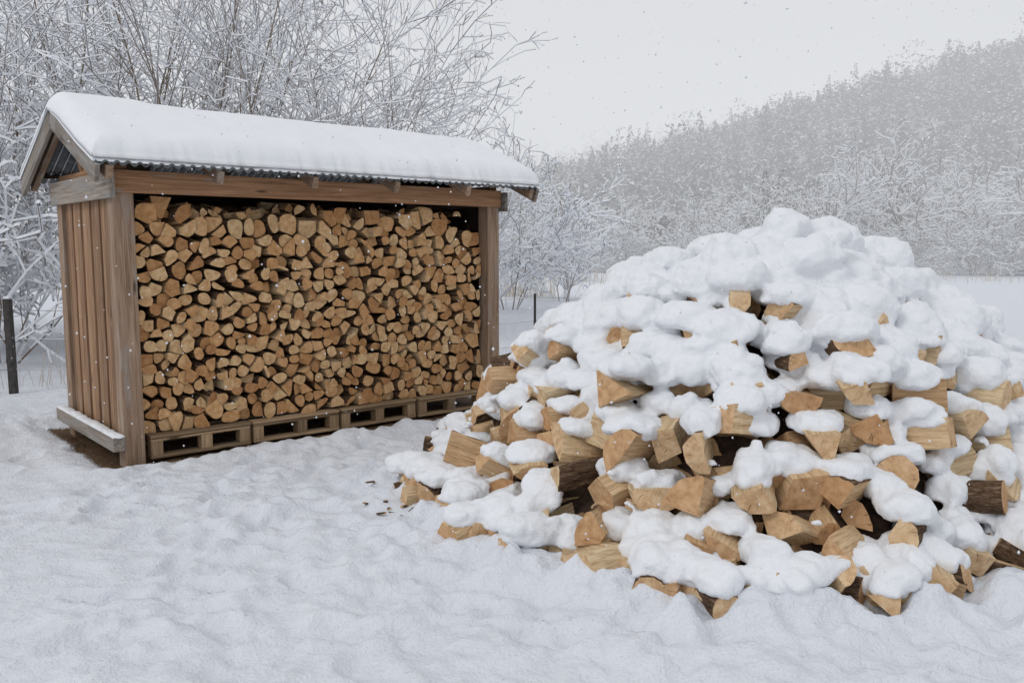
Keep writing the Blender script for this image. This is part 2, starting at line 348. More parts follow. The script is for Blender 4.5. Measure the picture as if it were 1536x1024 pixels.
# ---------------------------------------------------------------- shed
shed=empty('firewood_shed',(SO[0],SO[1],0),SA)
mb=MB(); P=.15
HT=2.19
for (x,y) in((P/2,P/2),(SL-P/2,P/2),(P/2,SD-P/2),(SL-P/2,SD-P/2)):
    mb.box((x,y,HT/2-.04),(P,P,HT+.08),0,tint=.6)
mb.build('posts',[M_post],shed,.006)
mb=MB(); mb.box((SL/2,-.012,2.13),(SL-.01,.06,.165),0,tint=.9); mb.build('front_beam',[M_brown],shed,.005)
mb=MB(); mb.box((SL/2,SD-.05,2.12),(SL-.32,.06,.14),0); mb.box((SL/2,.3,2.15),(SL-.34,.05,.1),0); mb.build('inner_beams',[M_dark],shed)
for nm,xx,sg in(('left',0,-1),('right',SL,1)):
    mb=MB(); mb.box((xx+sg*.047,SD/2-.0,.17),(.09,SD+.06,.11),0,tint=.7); mb.build('sill_'+nm,[M_grey],shed,.006)
    mb=MB(); mb.box((xx+sg*.022,SD/2-.03,2.10),(.04,SD+.12,.19),0); mb.build('tie_beam_'+nm,[M_grey],shed,.004)
    mb=MB(); y=P+.003; w=(SD-2*P-.006)/10
    for i in range(10):
        mb.box((xx-sg*(.024+(i%2)*.012+random.uniform(0,.005)),y+w/2,1.07),(.022,w-.010,1.96+random.uniform(-.01,.01)),0)
        y+=w
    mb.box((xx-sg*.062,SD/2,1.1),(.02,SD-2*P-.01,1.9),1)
    mb.build('cladding_'+nm,[M_clad,M_dark],shed,.0025)
mb=MB(); n=26; w=(SL-2*P-.01)/n
for i in range(n): mb.box((P+.005+w/2+i*w,SD-.04-random.uniform(0,.004),1.1),(w-.003,.022,2.0),0)
mb.build('rear_cladding',[M_clad],shed)
RL0,RL1=-.20,SL+.22; YF,YB=-.34,SD+.32; YR=SD/2-.0; ZE,ZR=2.235,2.725
def roofz(y): return ZR-(YR-y)*(ZR-ZE)/(YR-YF) if y<YR else ZR-(y-YR)*(ZR-ZE-.0)/(YB-YR)
nxr=int((RL1-RL0)/.0095); V=[];Qf=[]
ys=[YF-.02,YF+.3,YR-.3,YR,YR+.3,YB+.02]
for i in range(nxr+1):
    x=RL0+(RL1-RL0)*i/nxr; wv=.012*math.sin(2*math.pi*x/.076)
    for y in ys: V.append((x,y,roofz(y)+wv))
k=len(ys)
for i in range(nxr):
    for j in range(k-1): Qf.append((i*k+j,(i+1)*k+j,(i+1)*k+j+1,i*k+j+1))
me=quad_mesh('roof_sheet',V,Qf,[M_metal],smooth=False); o=link(bpy.data.objects.new('corrugated_roof',me),shed)
s=o.modifiers.new('s','SOLIDIFY'); s.thickness=.012; s.offset=0
def slope_board(mb,x,w,h,dz,y0,y1,m=0):
    y0z=roofz(y0)+dz; y1z=roofz(y1)+dz; L=math.hypot(y1-y0,y1z-y0z); a=math.atan2(y1z-y0z,y1-y0)
    R=Matrix.Rotation(a,3,'X'); mb.box((x,(y0+y1)/2,(y0z+y1z)/2),(w,L,h),m,R)
for nm,xx in(('left',RL0+.012),('right',RL1-.012)):
    mb=MB(); slope_board(mb,xx,.032,.13,-.082,YF+.0,YR-.002); slope_board(mb,xx,.032,.13,-.082,YR+.002,YB); mb.build('barge_board_'+nm,[M_grey],shed,.004)
mb=MB()
for i in range(6):
    xx=RL0+.09+(RL1-RL0-.18)*i/5
    slope_board(mb,xx,.05,.095,-.068,YF-.005,YR,0); slope_board(mb,xx,.05,.095,-.068,YR,YB-.03,0)
mb.build('rafters',[M_post],shed,.003)
mb=MB()
for yy in (YF+.14,YR-.25,YR+.25,YB-.15): mb.box(((RL0+RL1)/2,yy,roofz(yy)-.036),(RL1-RL0-.08,.045,.03))
mb.build('purlins',[M_dark],shed)
for nm,xx in(('left',.07),('right',SL-.07)):
    mb=MB(); mb.box((xx,YR,2.42),(.07,.09,.44)); mb.box((xx,SD/2,2.225),(.09,SD-.02,.06))
    for sg in(-1,1):
        R=Matrix.Rotation(sg*math.radians(38),3,'X'); mb.box((xx+.002,YR-sg*.26,2.38),(.05,.05,.36),0,R)
    mb.build('gable_truss_'+nm,[M_brown],shed,.003)
    mb=MB(); mb.box((xx+(.3 if nm=='left' else -.3),YR,2.36),(.02,1.0,.3)); mb.build('gable_shadow_board_'+nm,[M_dark],shed)  # added dark panel, its colour stands in for shade inside the open gable
# roof snow
nu,nv=420,200; L0,L1=RL0-.015,RL1+.015; W0,W1=YF-.008,YB+.01
tu=np.linspace(0,1,nu); tu=.35*(.5-.5*np.cos(tu*np.pi))+.65*tu; U=L0+tu*(L1-L0)
tt=np.linspace(0,1,nv); tt=.35*(.5-.5*np.cos(tt*np.pi))+.65*tt; Wv=W0+tt*(W1-W0)
UU,WW=np.meshgrid(U,Wv,indexing='ij')
d=np.minimum(np.minimum(UU-L0,L1-UU),np.minimum((WW-W0),W1-WW))
rdg=.15*(1+.6*vnoise(UU*3,WW*3,21))
e=np.clip(d/rdg,0,1); T=(.135+.05*vnoise(UU*.9,WW*1.1,22)+.022*vnoise(UU*3.2,WW*2.6,23)+.006*vnoise(UU*9,WW*9,24))*np.sqrt(1-(1-e)**2)
base=np.vectorize(roofz)(WW); sm=np.sqrt((WW-YR)**2+.14**2); slope=(ZR-ZE)/(YR-YF); top=ZR-slope*(sm-.06)+T+.012
bot=base+.004
wob=.03*vnoise(UU*2.3,WW*0,25)+.022*vnoise(UU*9,WW*0,26)+.012*vnoise(UU*22,WW*0,28)
Yt=WW+np.where(WW<YR,-1,1)*np.exp(-(np.minimum(WW-W0,W1-WW)/.07)**2)*(wob+.004)
Xt=UU+np.where(UU<(L0+L1)/2,-1,1)*np.exp(-(np.minimum(UU-L0,L1-UU)/.08)**2)*(.03*vnoise(WW*4,UU*0,27))
top=np.maximum(top,bot+.004)
A=np.stack([Xt,Yt,top],-1).reshape(-1,3); B=np.stack([Xt,Yt,bot],-1).reshape(-1,3)
id1=np.arange(nu*nv).reshape(nu,nv); Q1=np.stack([id1[:-1,:-1],id1[1:,:-1],id1[1:,1:],id1[:-1,1:]],-1).reshape(-1,4)
id2=id1+nu*nv; Q2=np.stack([id2[:-1,:-1],id2[:-1,1:],id2[1:,1:],id2[1:,:-1]],-1).reshape(-1,4)
def strip(a,b): return np.stack([a[:-1],b[:-1],b[1:],a[1:]],-1)
Q=np.concatenate([Q1,Q2,strip(id1[0],id2[0]),strip(id2[-1],id1[-1]),strip(id2[:,0],id1[:,0]),strip(id1[:,-1],id2[:,-1])])
me=quad_mesh('roof_snow',np.concatenate([A,B]),Q,[M_roofsnow],smooth=True); link(bpy.data.objects.new('roof_snow',me),shed)

# pallets
mb=MB(); n=4; px=P+.03; pw=(SL-2*P-.06)/n
for i in range(n):
    x0=px+i*pw+.012; x1=px+(i+1)*pw-.012; xc=(x0+x1)/2; w=x1-x0; jj=random.uniform(-.015,.015)
    for row in range(5):
        yy=.07+jj+row*.29; mb.box((xc,yy,.178+random.uniform(-.004,.004)),(w,.11,.022))
    mb.box((xc,.075+jj,.154),(w-.01,.10,.02))
    for yy in(.07+jj,.62,1.2):
        mb.box((xc,yy,.02),(w-.004,.10,.024))
        for xx in(x0+.05,xc+random.uniform(-.05,.05),x1-.05): mb.box((xx,yy,.088),(.09,.095,.11))
mb.build('pallets',[M_pallet],shed,.003)

# stacked logs
def clip(poly,nx_,ny_,dd):
    out=[]; n=len(poly)
    for i in range(n):
        a=poly[i]; b=poly[(i+1)%n]; da=a[0]*nx_+a[1]*ny_-dd; db=b[0]*nx_+b[1]*ny_-dd
        if da<=0: out.append(a)
        if (da<0)!=(db<0) and abs(da-db)>1e-12:
            t=da/(da-db); out.append((a[0]+(b[0]-a[0])*t,a[1]+(b[1]-a[1])*t))
    return out
x0,x1,z0,z1=P+.012,SL-P-.02,.195,1.94
sp=.103; pts=[]; row=0; z=z0+sp*.45
while z<z1:
    x=x0+sp*(.5 if row%2 else .0)+.03
    while x<x1:
        if z<z1-.09+.10*math.sin(x*2.1+1)*math.sin(x*5.3): pts.append([x+random.gauss(0,sp*.25),z+random.gauss(0,sp*.22)])
        x+=sp*random.uniform(.88,1.18)
    z+=sp*.88; row+=1
pts=[p for p in pts if x0+.02<p[0]<x1-.02 and p[1]>z0+.02 and random.random()>.07]
def cells(pts):
    A=np.array(pts); res=[]
    for i,p in enumerate(pts):
        dd=np.hypot(A[:,0]-p[0],A[:,1]-p[1]); nb=np.where((dd<.34)&(dd>1e-9))[0]; nb=nb[np.argsort(dd[nb])]
        poly=[(p[0]-.10,p[1]-.10),(p[0]+.10,p[1]-.10),(p[0]+.10,p[1]+.10),(p[0]-.10,p[1]+.10)]
        for (nxx,nyy,d0) in((-1,0,-x0),(1,0,x1),(0,-1,-z0)): poly=clip(poly,nxx,nyy,d0)
        for j in nb:
            q=A[j]; n_=(q[0]-p[0],q[1]-p[1]); m_=((q[0]+p[0])/2,(q[1]+p[1])/2); poly=clip(poly,n_[0],n_[1],n_[0]*m_[0]+n_[1]*m_[1])
            if len(poly)<3: break
        res.append(poly)
    return res
def cen(poly):
    a=cx_=cy_=0
    for i in range(len(poly)):
        p=poly[i];q=poly[(i+1)%len(poly)]; c=p[0]*q[1]-q[0]*p[1]; a+=c; cx_+=(p[0]+q[0])*c; cy_+=(p[1]+q[1])*c
    if abs(a)<1e-9: return poly[0],0
    return (cx_/(3*a),cy_/(3*a)),a/2
cs=cells(pts); pts=[[cen(c)[0][0]*.6+p[0]*.4,cen(c)[0][1]*.6+p[1]*.4] if len(c)>2 else p for c,p in zip(cs,pts)]
cs=cells(pts)
mb=MB()
for poly in cs:
    if len(poly)<3: continue
    (cx_,cz_),ar=cen(poly)
    if ar<.0018: continue
    pp=[]
    for i,p in enumerate(poly):
        q=poly[(i+1)%len(poly)]
        if math.hypot(p[0]-q[0],p[1]-q[1])>.014: pp.append(p)
    if len(pp)<3: continue
    R0=math.sqrt(ar/math.pi); cap=random.uniform(1.15,1.5); gap=random.uniform(.0015,.006); shx,shz=random.uniform(.92,1),random.uniform(.90,1)
    loc=[]
    for p in pp:
        u,v=(p[0]-cx_)*shx,(p[1]-cz_)*shz; r=math.hypot(u,v); k=(r-gap)/r
        if r>R0*cap: k*=R0*cap/r
        loc.append((u*k,v*k))
    n=len(loc); kind=random.random()
    if kind<.36: rd=[True]*n
    elif kind<.9:
        rd=[False]*n; st=random.randrange(n)
        for i in range(max(1,int(n*random.uniform(.35,.65)))): rd[(st+i)%n]=True
    else: rd=[False]*n
    if kind>.36 and random.random()<.45:
        idx_=[i for i in range(n) if not rd[i]]
        if n>4 and idx_: j=random.choice(idx_); loc.pop(j); rd.pop(j)
    for it in range(2):
        out=[];ro=[];n=len(loc)
        for i in range(n):
            a=loc[i-1];b=loc[i];c=loc[(i+1)%n]
            if rd[i]:
                f=.27; out+=[(b[0]+(a[0]-b[0])*f,b[1]+(a[1]-b[1])*f),(b[0]+(c[0]-b[0])*f,b[1]+(c[1]-b[1])*f)]; ro+=[True,True]
            else: out.append(b); ro.append(False)
        loc=out; rd=ro
    n=len(loc); fl=[rd[i] and rd[(i+1)%n] for i in range(n)]
    if kind<.36: pith=(random.uniform(-.01,.01),random.uniform(-.01,.01))
    else:
        sh=[loc[i] for i in range(n) if not rd[i]] or [loc[0]]; pith=random.choice(sh)
    L=random.uniform(.30,.36); yf=.065+random.uniform(0,.055)+(.05 if random.random()<.08 else 0)
    Rz=Matrix.Rotation(random.gauss(0,.05),4,'Y')@Matrix.Rotation(random.gauss(0,.10),4,'Z')@Matrix.Rotation(random.gauss(0,.07),4,'X')
    base=Matrix(((0,1,0,0),(1,0,0,0),(0,0,1,0),(0,0,0,1)))
    M=Matrix.Translation((cx_,yf+L/2,cz_))@Rz@base
    add_log(mb,loc[::-1],[fl[(n-2-i)%n] for i in range(n)],L,M,random.random(),2,pith,.0018)
for i in range(110):
    x=random.uniform(x0+.15,x1-.15)
    ang=random.choice([math.pi/2,math.pi/2,math.pi/2,random.uniform(1,2.1),random.uniform(-.3,.3)])
    pr,fl,pi_=rand_prof(random.uniform(.045,.06))
    M=Matrix.Translation((x,random.uniform(.27,.6),1.90+random.uniform(-.05,.08)))@Matrix.Rotation(ang,4,'Z')@Matrix.Rotation(random.gauss(0,.12),4,'Y')@Matrix.Rotation(random.uniform(0,6.28),4,'X')
    add_log(mb,pr,fl,.33,M,random.random(),2,pi_,.003)
mb.build('stacked_firewood',[M_bark,M_split,M_end2],shed)
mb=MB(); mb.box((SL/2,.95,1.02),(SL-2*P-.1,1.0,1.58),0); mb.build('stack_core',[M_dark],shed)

# ---------------------------------------------------------------- woodpile
pile=empty('snowy_firewood_pile',(CX,CY,0))
r2=random.Random(23)
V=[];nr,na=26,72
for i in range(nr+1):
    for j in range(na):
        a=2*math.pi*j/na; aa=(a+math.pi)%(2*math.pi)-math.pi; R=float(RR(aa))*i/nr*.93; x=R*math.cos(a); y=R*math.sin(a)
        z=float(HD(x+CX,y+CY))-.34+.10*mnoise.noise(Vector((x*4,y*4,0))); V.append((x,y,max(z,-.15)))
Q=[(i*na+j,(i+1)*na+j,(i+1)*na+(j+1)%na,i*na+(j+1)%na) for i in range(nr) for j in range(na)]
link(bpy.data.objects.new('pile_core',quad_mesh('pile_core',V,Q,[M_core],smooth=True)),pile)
def surfpts(minD,tries,rmax=1.0,dz=0):
    out=[];cell={}
    for _ in range(tries):
        a=r2.uniform(-math.pi,math.pi); q=math.sqrt(r2.random())*rmax; R=float(RR(a))
        x=R*q*math.cos(a); y=R*q*math.sin(a); z=float(HD(x+CX,y+CY))
        k=(int(x//minD),int(y//minD),int(z//minD)); ok=True
        for i in(-1,0,1):
            for j in(-1,0,1):
                for l in(-1,0,1):
                    for p in cell.get((k[0]+i,k[1]+j,k[2]+l),()):
                        if (p[0]-x)**2+(p[1]-y)**2+(p[2]-z)**2<minD*minD: ok=False;break
        if ok: cell.setdefault(k,[]).append((x,y,z)); out.append((x,y,z,a))
    return out
def nrm(x,y):
    e=.06; gx_=(HD(x+CX+e,y+CY)-HD(x+CX-e,y+CY))/(2*e); gy_=(HD(x+CX,y+CY+e)-HD(x+CX,y+CY-e))/(2*e)
    return Vector((-float(gx_),-float(gy_),1)).normalized()
mb=MB(); caps=[]
for layer,(md,ins,tr_) in enumerate(((.225,.10,9000),(.18,.26,8000))):
    for (x,y,z,a) in surfpts(md,tr_,1.0 if layer==0 else .95):
        n=nrm(x,y); R=r2.uniform(.09,.145) if layer==0 else .12
        L=r2.uniform(.24,.33)
        az=a+r2.gauss(0,.55) if r2.random()<.72 else r2.uniform(0,6.28)
        tilt=r2.gauss(.06,.26)
        c=Vector((x,y,z))-n*(ins+r2.uniform(-.08,.07)); c.z=max(c.z,.085)
        pr,fl,pi_=rand_prof(R,r2,.6)
        M=Matrix.Translation(c)@Matrix.Rotation(az,4,'Z')@Matrix.Rotation(tilt,4,'Y')@Matrix.Rotation(r2.uniform(0,6.28),4,'X')
        add_log(mb,pr,fl,L,M,r2.random()*.8+.12,4,pi_,.0045,r2)
        if layer==0:
            ax=(M.to_3x3()@Vector((1,0,0)))
            topz=max((M@Vector((0,u,v))).z for u,v in pr)-c.z
            caps.append((c,ax,R,L,topz,z,a,n))
for i in range(95):
    a=r2.uniform(-math.pi*.98,.0); R=float(RR(a))+r2.uniform(-.16,.06)+(r2.uniform(0,.1) if a<-2.5 else 0)
    x=R*math.cos(a); y=R*math.sin(a); rs=r2.uniform(.055,.12)
    pr,fl,pi_=rand_prof(rs,r2,.6)
    c=Vector((x,y,.02+rs*.7)); az=a+r2.gauss(0,.8)
    M=Matrix.Translation(c)@Matrix.Rotation(az,4,'Z')@Matrix.Rotation(r2.gauss(0,.15),4,'Y')@Matrix.Rotation(r2.uniform(0,6.28),4,'X')
    L=r2.uniform(.2,.33); add_log(mb,pr,fl,L,M,r2.random()*.8+.1,4,pi_,.0045,r2)
    if r2.random()<.62: caps.append((c,M.to_3x3()@Vector((1,0,0)),rs,L,rs*.85,.03,a,Vector((0,0,1))))
for i in range(40):
    a=-2.8+r2.gauss(0,.12); R=2.5+abs(r2.gauss(0,.12)); x=R*math.cos(a); y=R*math.sin(a)
    w=r2.uniform(.006,.016); M=Matrix.Translation((x,y,.03+r2.uniform(-.01,.02)))@Matrix.Rotation(r2.uniform(0,6.28),4,'Z')@Matrix.Rotation(r2.gauss(0,.2),4,'Y')
    add_log(mb,[(-w,-.004),(w,-.006),(w*.8,.006),(-w*.7,.004)],[True]*4,r2.uniform(.03,.08),M,r2.random(),1,(0,0),.003,r2)
mb.build('split_logs',LOGM,pile)

# snow caps
bmS=bmesh.new(); bmesh.ops.create_icosphere(bmS,subdivisions=3,radius=1); bmS.verts.ensure_lookup_table()
IV=np.array([v.co[:] for v in bmS.verts]); IF=np.array([[v.index for v in f.verts] for f in bmS.faces]); bmS.free()
SV=[];SF=[];cnt=0
def add_blob(c,axis_,a,b,h,seed,low=.5):
    global cnt
    ax=np.array([axis_[0],axis_[1],axis_[2]*.8]); ax/=max(1e-6,np.linalg.norm(ax)); up=np.array([0,0,1.]); sd=np.cross(up,ax); sd/=max(1e-6,np.linalg.norm(sd)); u2=np.cross(ax,sd)
    P_=IV.copy()
    nn=np.array([mnoise.noise(Vector(p*1.4+np.array([seed,0,0])))+.5*mnoise.noise(Vector(p*3.4+np.array([seed,9,0]))) for p in P_])
    P_*= (1+.28*nn)[:,None]
    P_=np.sign(P_)*np.abs(P_)**.82
    z=P_[:,2]; z=np.where(z<0,z*low,z)
    W=P_[:,0:1]*a*ax+P_[:,1:2]*b*sd+z[:,None]*h*u2+np.array(c[:])
    SV.append(W); SF.append(IF+cnt); cnt+=len(W)
for i,(c,ax,R,L,tz,z,a,n) in enumerate(caps):
    top=min(1,max(0,(z-.7)/.7)); right=max(0,math.cos(a+.1))
    heavy=.60+.60*top+.35*right
    if r2.random()>.86+.25*top+.12*right: continue
    h=(.045+.066*heavy)*r2.uniform(.8,1.3); out=Vector((n.x,n.y,0))
    inw=out*(-.05*(1-top)+.015)
    p=c+Vector((0,0,tz*.84))+inw
    add_blob(p,ax,L*.5*r2.uniform(.92,1.14)*(1+.22*top),max(.08,R*r2.uniform(.92,1.2))*(1+.30*top),h,i*1.7)
    if r2.random()<.5:
        s=ax*r2.uniform(-.12,.12)+Vector((r2.gauss(0,.04),r2.gauss(0,.04),0)); q=r2.uniform(.06,.11)
        add_blob(p+s+Vector((0,0,h*.35)),ax,q*1.2,q,q*.8,i*2.3+5)
for j,(x,y,z,a) in enumerate(surfpts(.15,12000,.98)):
    n=nrm(x,y); top=min(1,max(0,(z-.6)/.7)); right=max(0,math.cos(a+.1))
    if r2.random()>.24+.85*top+.6*right: continue
    q=r2.uniform(.05,.115)*(1+.30*top+.15*right)
    c=Vector((x,y,z))-n*(.13-.04*top-.04*right); add_blob(c,(r2.uniform(-1,1),r2.uniform(-1,1),0.01),q*1.3,q,q*.85,j*3.1+77)
for j,(x,y,z,a) in enumerate(surfpts(.11,9000,1.02)):
    if r2.random()<.72: continue
    n=nrm(x,y); q=r2.uniform(.02,.042); add_blob(Vector((x,y,z))-n*r2.uniform(.0,.10),(r2.uniform(-1,1),r2.uniform(-1,1),.01),q*1.3,q,q*.8,j*5.1+7)
me=quad_mesh('pile_snow',np.concatenate(SV),np.concatenate(SF),[M_snow],smooth=True)
o=link(bpy.data.objects.new('pile_snow',me),pile)
rm=o.modifiers.new('r','REMESH'); rm.mode='VOXEL'; rm.voxel_size=.0125; rm.use_smooth_shade=True
sm_=o.modifiers.new('s','SMOOTH'); sm_.factor=.6; sm_.iterations=6
tx=bpy.data.textures.new('c1','CLOUDS'); tx.noise_scale=.09; tx.noise_depth=3
dm=o.modifiers.new('d','DISPLACE'); dm.texture=tx; dm.strength=.036; dm.mid_level=.5; dm.texture_coords='LOCAL'
tx=bpy.data.textures.new('c2','CLOUDS'); tx.noise_scale=.022; tx.noise_depth=2
dm=o.modifiers.new('d2','DISPLACE'); dm.texture=tx; dm.strength=.009; dm.mid_level=.5; dm.texture_coords='LOCAL'
SV=[];SF=[];cnt=0
for i in range(26):
    add_blob((-.05+random.uniform(-.008,.008),i*SD/25,.228),(0,1,0.01),.07,.038,.018*random.uniform(.3,1.3),i*3.3)
me=quad_mesh('sill_snow',np.concatenate(SV),np.concatenate(SF),[M_snow],smooth=True); link(bpy.data.objects.new('sill_snow',me),shed)

# ---------------------------------------------------------------- trees
def grow(S,r,p,d,L,rad,lev,mx,o):
    n=max(2,min(9,int(L/o['seg']+.5))); q0=rad
    for i in range(n):
        s=(i+1)/n
        d=(d+Vector((r.gauss(0,1),r.gauss(0,1),r.gauss(0,1)))*o['wander']*(1+.3*lev)+Vector((0,0,o['trop'][min(lev,len(o['trop'])-1)]))).normalized()
        q=p+d*(L/n); q1=max(rad*(1-.8*s),o['rmin']); S.append((p[:],q[:],q0,q1,lev)); p=q; q0=q1
        if lev<mx and s>=o['bare'][min(lev,len(o['bare'])-1)]:
            k=o['kids'][lev]; k=int(k)+(1 if r.random()<k-int(k) else 0)
            for _ in range(k):
                ang=r.uniform(*o['ang']); az=r.uniform(0,6.283); t=d.orthogonal().normalized(); t.rotate(Matrix.Rotation(az,3,d))
                cd=(d*math.cos(ang)+t*math.sin(ang)).normalized()
                grow(S,r,p.copy(),cd,L*r.uniform(*o['len'])*(1-.35*s),q1*.68,lev+1,mx,o)
def tubes(S,k,snow_amt,mats,name,rs=1.0):
    A=np.array([s[0] for s in S]);B=np.array([s[1] for s in S]);r0=np.array([s[2] for s in S])*rs;r1=np.array([s[3] for s in S])*rs
    def tube(A,B,r0,r1):
        D=B-A; D/=np.linalg.norm(D,axis=1)[:,None]+1e-9; ref=np.where(np.abs(D[:,2:3])<.9,np.array([[0,0,1.]]),np.array([[1.,0,0]]))
        U=np.cross(D,ref); U/=np.linalg.norm(U,axis=1)[:,None]+1e-9; W=np.cross(U,D)
        vs=[]
        for C,rad in((A,r0),(B,r1)):
            for j in range(k):
                a=2*math.pi*j/k+math.pi/2; vs.append(C+(U*math.cos(a)+W*math.sin(a))*rad[:,None])
        V=np.stack(vs,1).reshape(-1,3); base=np.arange(len(A))[:,None]*2*k
        Q=np.stack([np.stack([base[:,0]+j,base[:,0]+(j+1)%k,base[:,0]+k+(j+1)%k,base[:,0]+k+j],-1) for j in range(k)],1).reshape(-1,4)
        return V,Q
    V1,Q1=tube(A,B,r0,r1)
    D=B-A; hz=np.hypot(D[:,0],D[:,1])/(np.linalg.norm(D,axis=1)+1e-9); sel=(hz>.3)&(np.random.default_rng(1).random(len(A))<.88)
    sr=(snow_amt*(.4+hz))[sel]; off=np.zeros((sel.sum(),3)); off[:,2]=1
    V2,Q2=tube(A[sel]+off*(r0[sel]*.5+sr*.6)[:,None],B[sel]+off*(r1[sel]*.5+sr*.6)[:,None],r0[sel]*.6+sr,r1[sel]*.5+sr)
    return quad_mesh(name,np.concatenate([V1,V2]),np.concatenate([Q1,Q2+len(V1)]),mats,np.concatenate([np.zeros(len(Q1)),np.ones(len(Q2))]))
def shrub(seed,H,stems,spread,o,mx=3,rb=.036):
    r=random.Random(seed); S=[]
    for i in range(stems):
        az=r.uniform(0,6.283); t=r.uniform(.08,spread); d=Vector((math.cos(az)*math.sin(t),math.sin(az)*math.sin(t),math.cos(t)))
        grow(S,r,Vector((math.cos(az)*.2,math.sin(az)*.2,-.1)),d,H*r.uniform(.75,1.05),rb*H/6,0,mx,o)
    return S
oU=dict(seg=.62,wander=.085,trop=[.03,.03,.0,-.02],rmin=.0036,bare=[.25,.2,.2],kids=[1.6,1.5,1.2],ang=(.35,.95),len=(.38,.62))
oD=dict(seg=.5,wander=.12,trop=[.0,-.04,-.07,-.08],rmin=.005,bare=[.15,.15,.1],kids=[1.8,1.5,1.3],ang=(.5,1.1),len=(.38,.6))
specs=[(-10.2,15.5,6.9,9,.75,oU,.0085),(-7.6,16.5,7.0,9,.6,oU,.0085),(-5.6,15.5,6.8,9,.6,oU,.0075),(-3.9,15.8,5.6,9,.8,oU,.0075),(-2.2,17.5,4.0,8,.9,oU,.0075),(-3.1,17.0,5.0,8,.8,oU,.0075),
       (-9.2,12.6,4.6,8,1.0,oD,.015),(-7.4,12.3,3.2,8,1.1,oD,.016),(-11.5,13.5,5.0,8,1.0,oD,.016),(-6.4,14.0,3.4,7,1.1,oD,.015),(-.1,22.5,3.5,8,.7,oD,.017),(1.6,26,3.0,8,.8,oD,.018)]
for i,(x,y,H,st,sp_,o_,sn) in enumerate(specs):
    S=shrub(100+i,H,st,sp_,o_,rb=.030); me=tubes(S,3,sn,[M_branch,M_bsnow],'bare_tree'); o=bpy.data.objects.new('snowy_bare_tree' if o_ is oU else 'snow_laden_shrub',me); o.location=(x,y,0); link(o)
oO=dict(seg=.9,wander=.17,trop=[.05,.0,-.03,-.05],rmin=.02,bare=[.3,.2,.1],kids=[2.3,1.7,1.5],ang=(.5,1.15),len=(.45,.72))
oB=dict(seg=.7,wander=.16,trop=[.02,-.03,-.05],rmin=.022,bare=[.1,.1,.1],kids=[2.0,1.8,1.5],ang=(.5,1.2),len=(.4,.65))
var=[]
for i in range(4):
    r=random.Random(40+i); S=[]
    for st in range(2 if i%2 else 1): grow(S,r,Vector((st*.5,0,-.2)),Vector((r.gauss(0,.15),r.gauss(0,.15),1)).normalized(),6.2,.18,0,3,oO)
    var.append(tubes(S,3,.024,[M_branch2,M_bsnow2],'oak'))
for i in range(3):
    S=shrub(60+i,4.2,9,1.25,oB,3); var.append(tubes(S,3,.026,[M_branch2,M_bsnow2],'thicket'))
band=empty('distant_tree_line'); r3=random.Random(5)
def put(me,x,y,s,z=0):
    o=bpy.data.objects.new('tree',me); o.location=(x,y,z); o.rotation_euler=(0,0,r3.uniform(0,6.28)); o.scale=(s*r3.uniform(.95,1.25),s*r3.uniform(.95,1.25),s*r3.uniform(.9,1.1)); link(o,band)
for i in range(36):
    x=-2+i*1.75+r3.uniform(-1,1); y=57+r3.uniform(-3,4)-max(0,(x-16))*.5; put(var[4+i%3],x,y,r3.uniform(.45,.85))
for i in range(26):
    x=4+i*2.1+r3.uniform(-1,1); y=62+r3.uniform(-4,8)-max(0,(x-20))*.3; put(var[i%4],x,y,r3.uniform(.8,1.1)*(.5+.5*min(1,max(0,x-4)/18)))
put(var[1],17.5,50,.95); put(var[3],29,46,.95); put(var[0],23.5,52,1.0)
for i in range(14): put(var[4+i%3],r3.uniform(-26,-4),r3.uniform(34,48),r3.uniform(.6,.9))

# hills
def hillz(x,y):
    rx=np.interp(x,[-120,-40,-10,5,16,30,41,54,75,130],[0,1,4,8.5,11.5,15,18.3,22.5,28,36])
    t=np.clip((y-60)/(120-60),0,1); s=t*t*(3-2*t); b=np.clip((y-120)/140,0,1)
    return rx*s*(1-b*b*.9)+1.2*vnoise(x*.05,y*.05,31)*s-.3*(1-s)
def hillz2(x,y):
    rx=np.interp(x,[-200,-80,0,60,160,300,600],[8,18,32,42,60,70,70])
    t=np.clip((y-230)/(380-230),0,1); s=t*t*(3-2*t); b=np.clip((y-380)/200,0,1)
    return rx*s*(1-b*b*.95)+4*vnoise(x*.02,y*.02,33)*s-.5
def hill(name,fn,x0,x1,y0,y1,n):
    xs=np.linspace(x0,x1,n);ys=np.linspace(y0,y1,n); X,Y=np.meshgrid(xs,ys); Z=fn(X,Y); idx=np.arange(n*n).reshape(n,n)
    Q=np.stack([idx[:-1,:-1],idx[:-1,1:],idx[1:,1:],idx[1:,:-1]],-1).reshape(-1,4)
    link(bpy.data.objects.new(name,quad_mesh(name,np.stack([X.ravel(),Y.ravel(),Z.ravel()],1),Q,[M_hill],smooth=True)))
hill('wooded_hill',hillz,-120,200,60,260,110); hill('distant_hill',hillz2,-300,600,230,580,90)
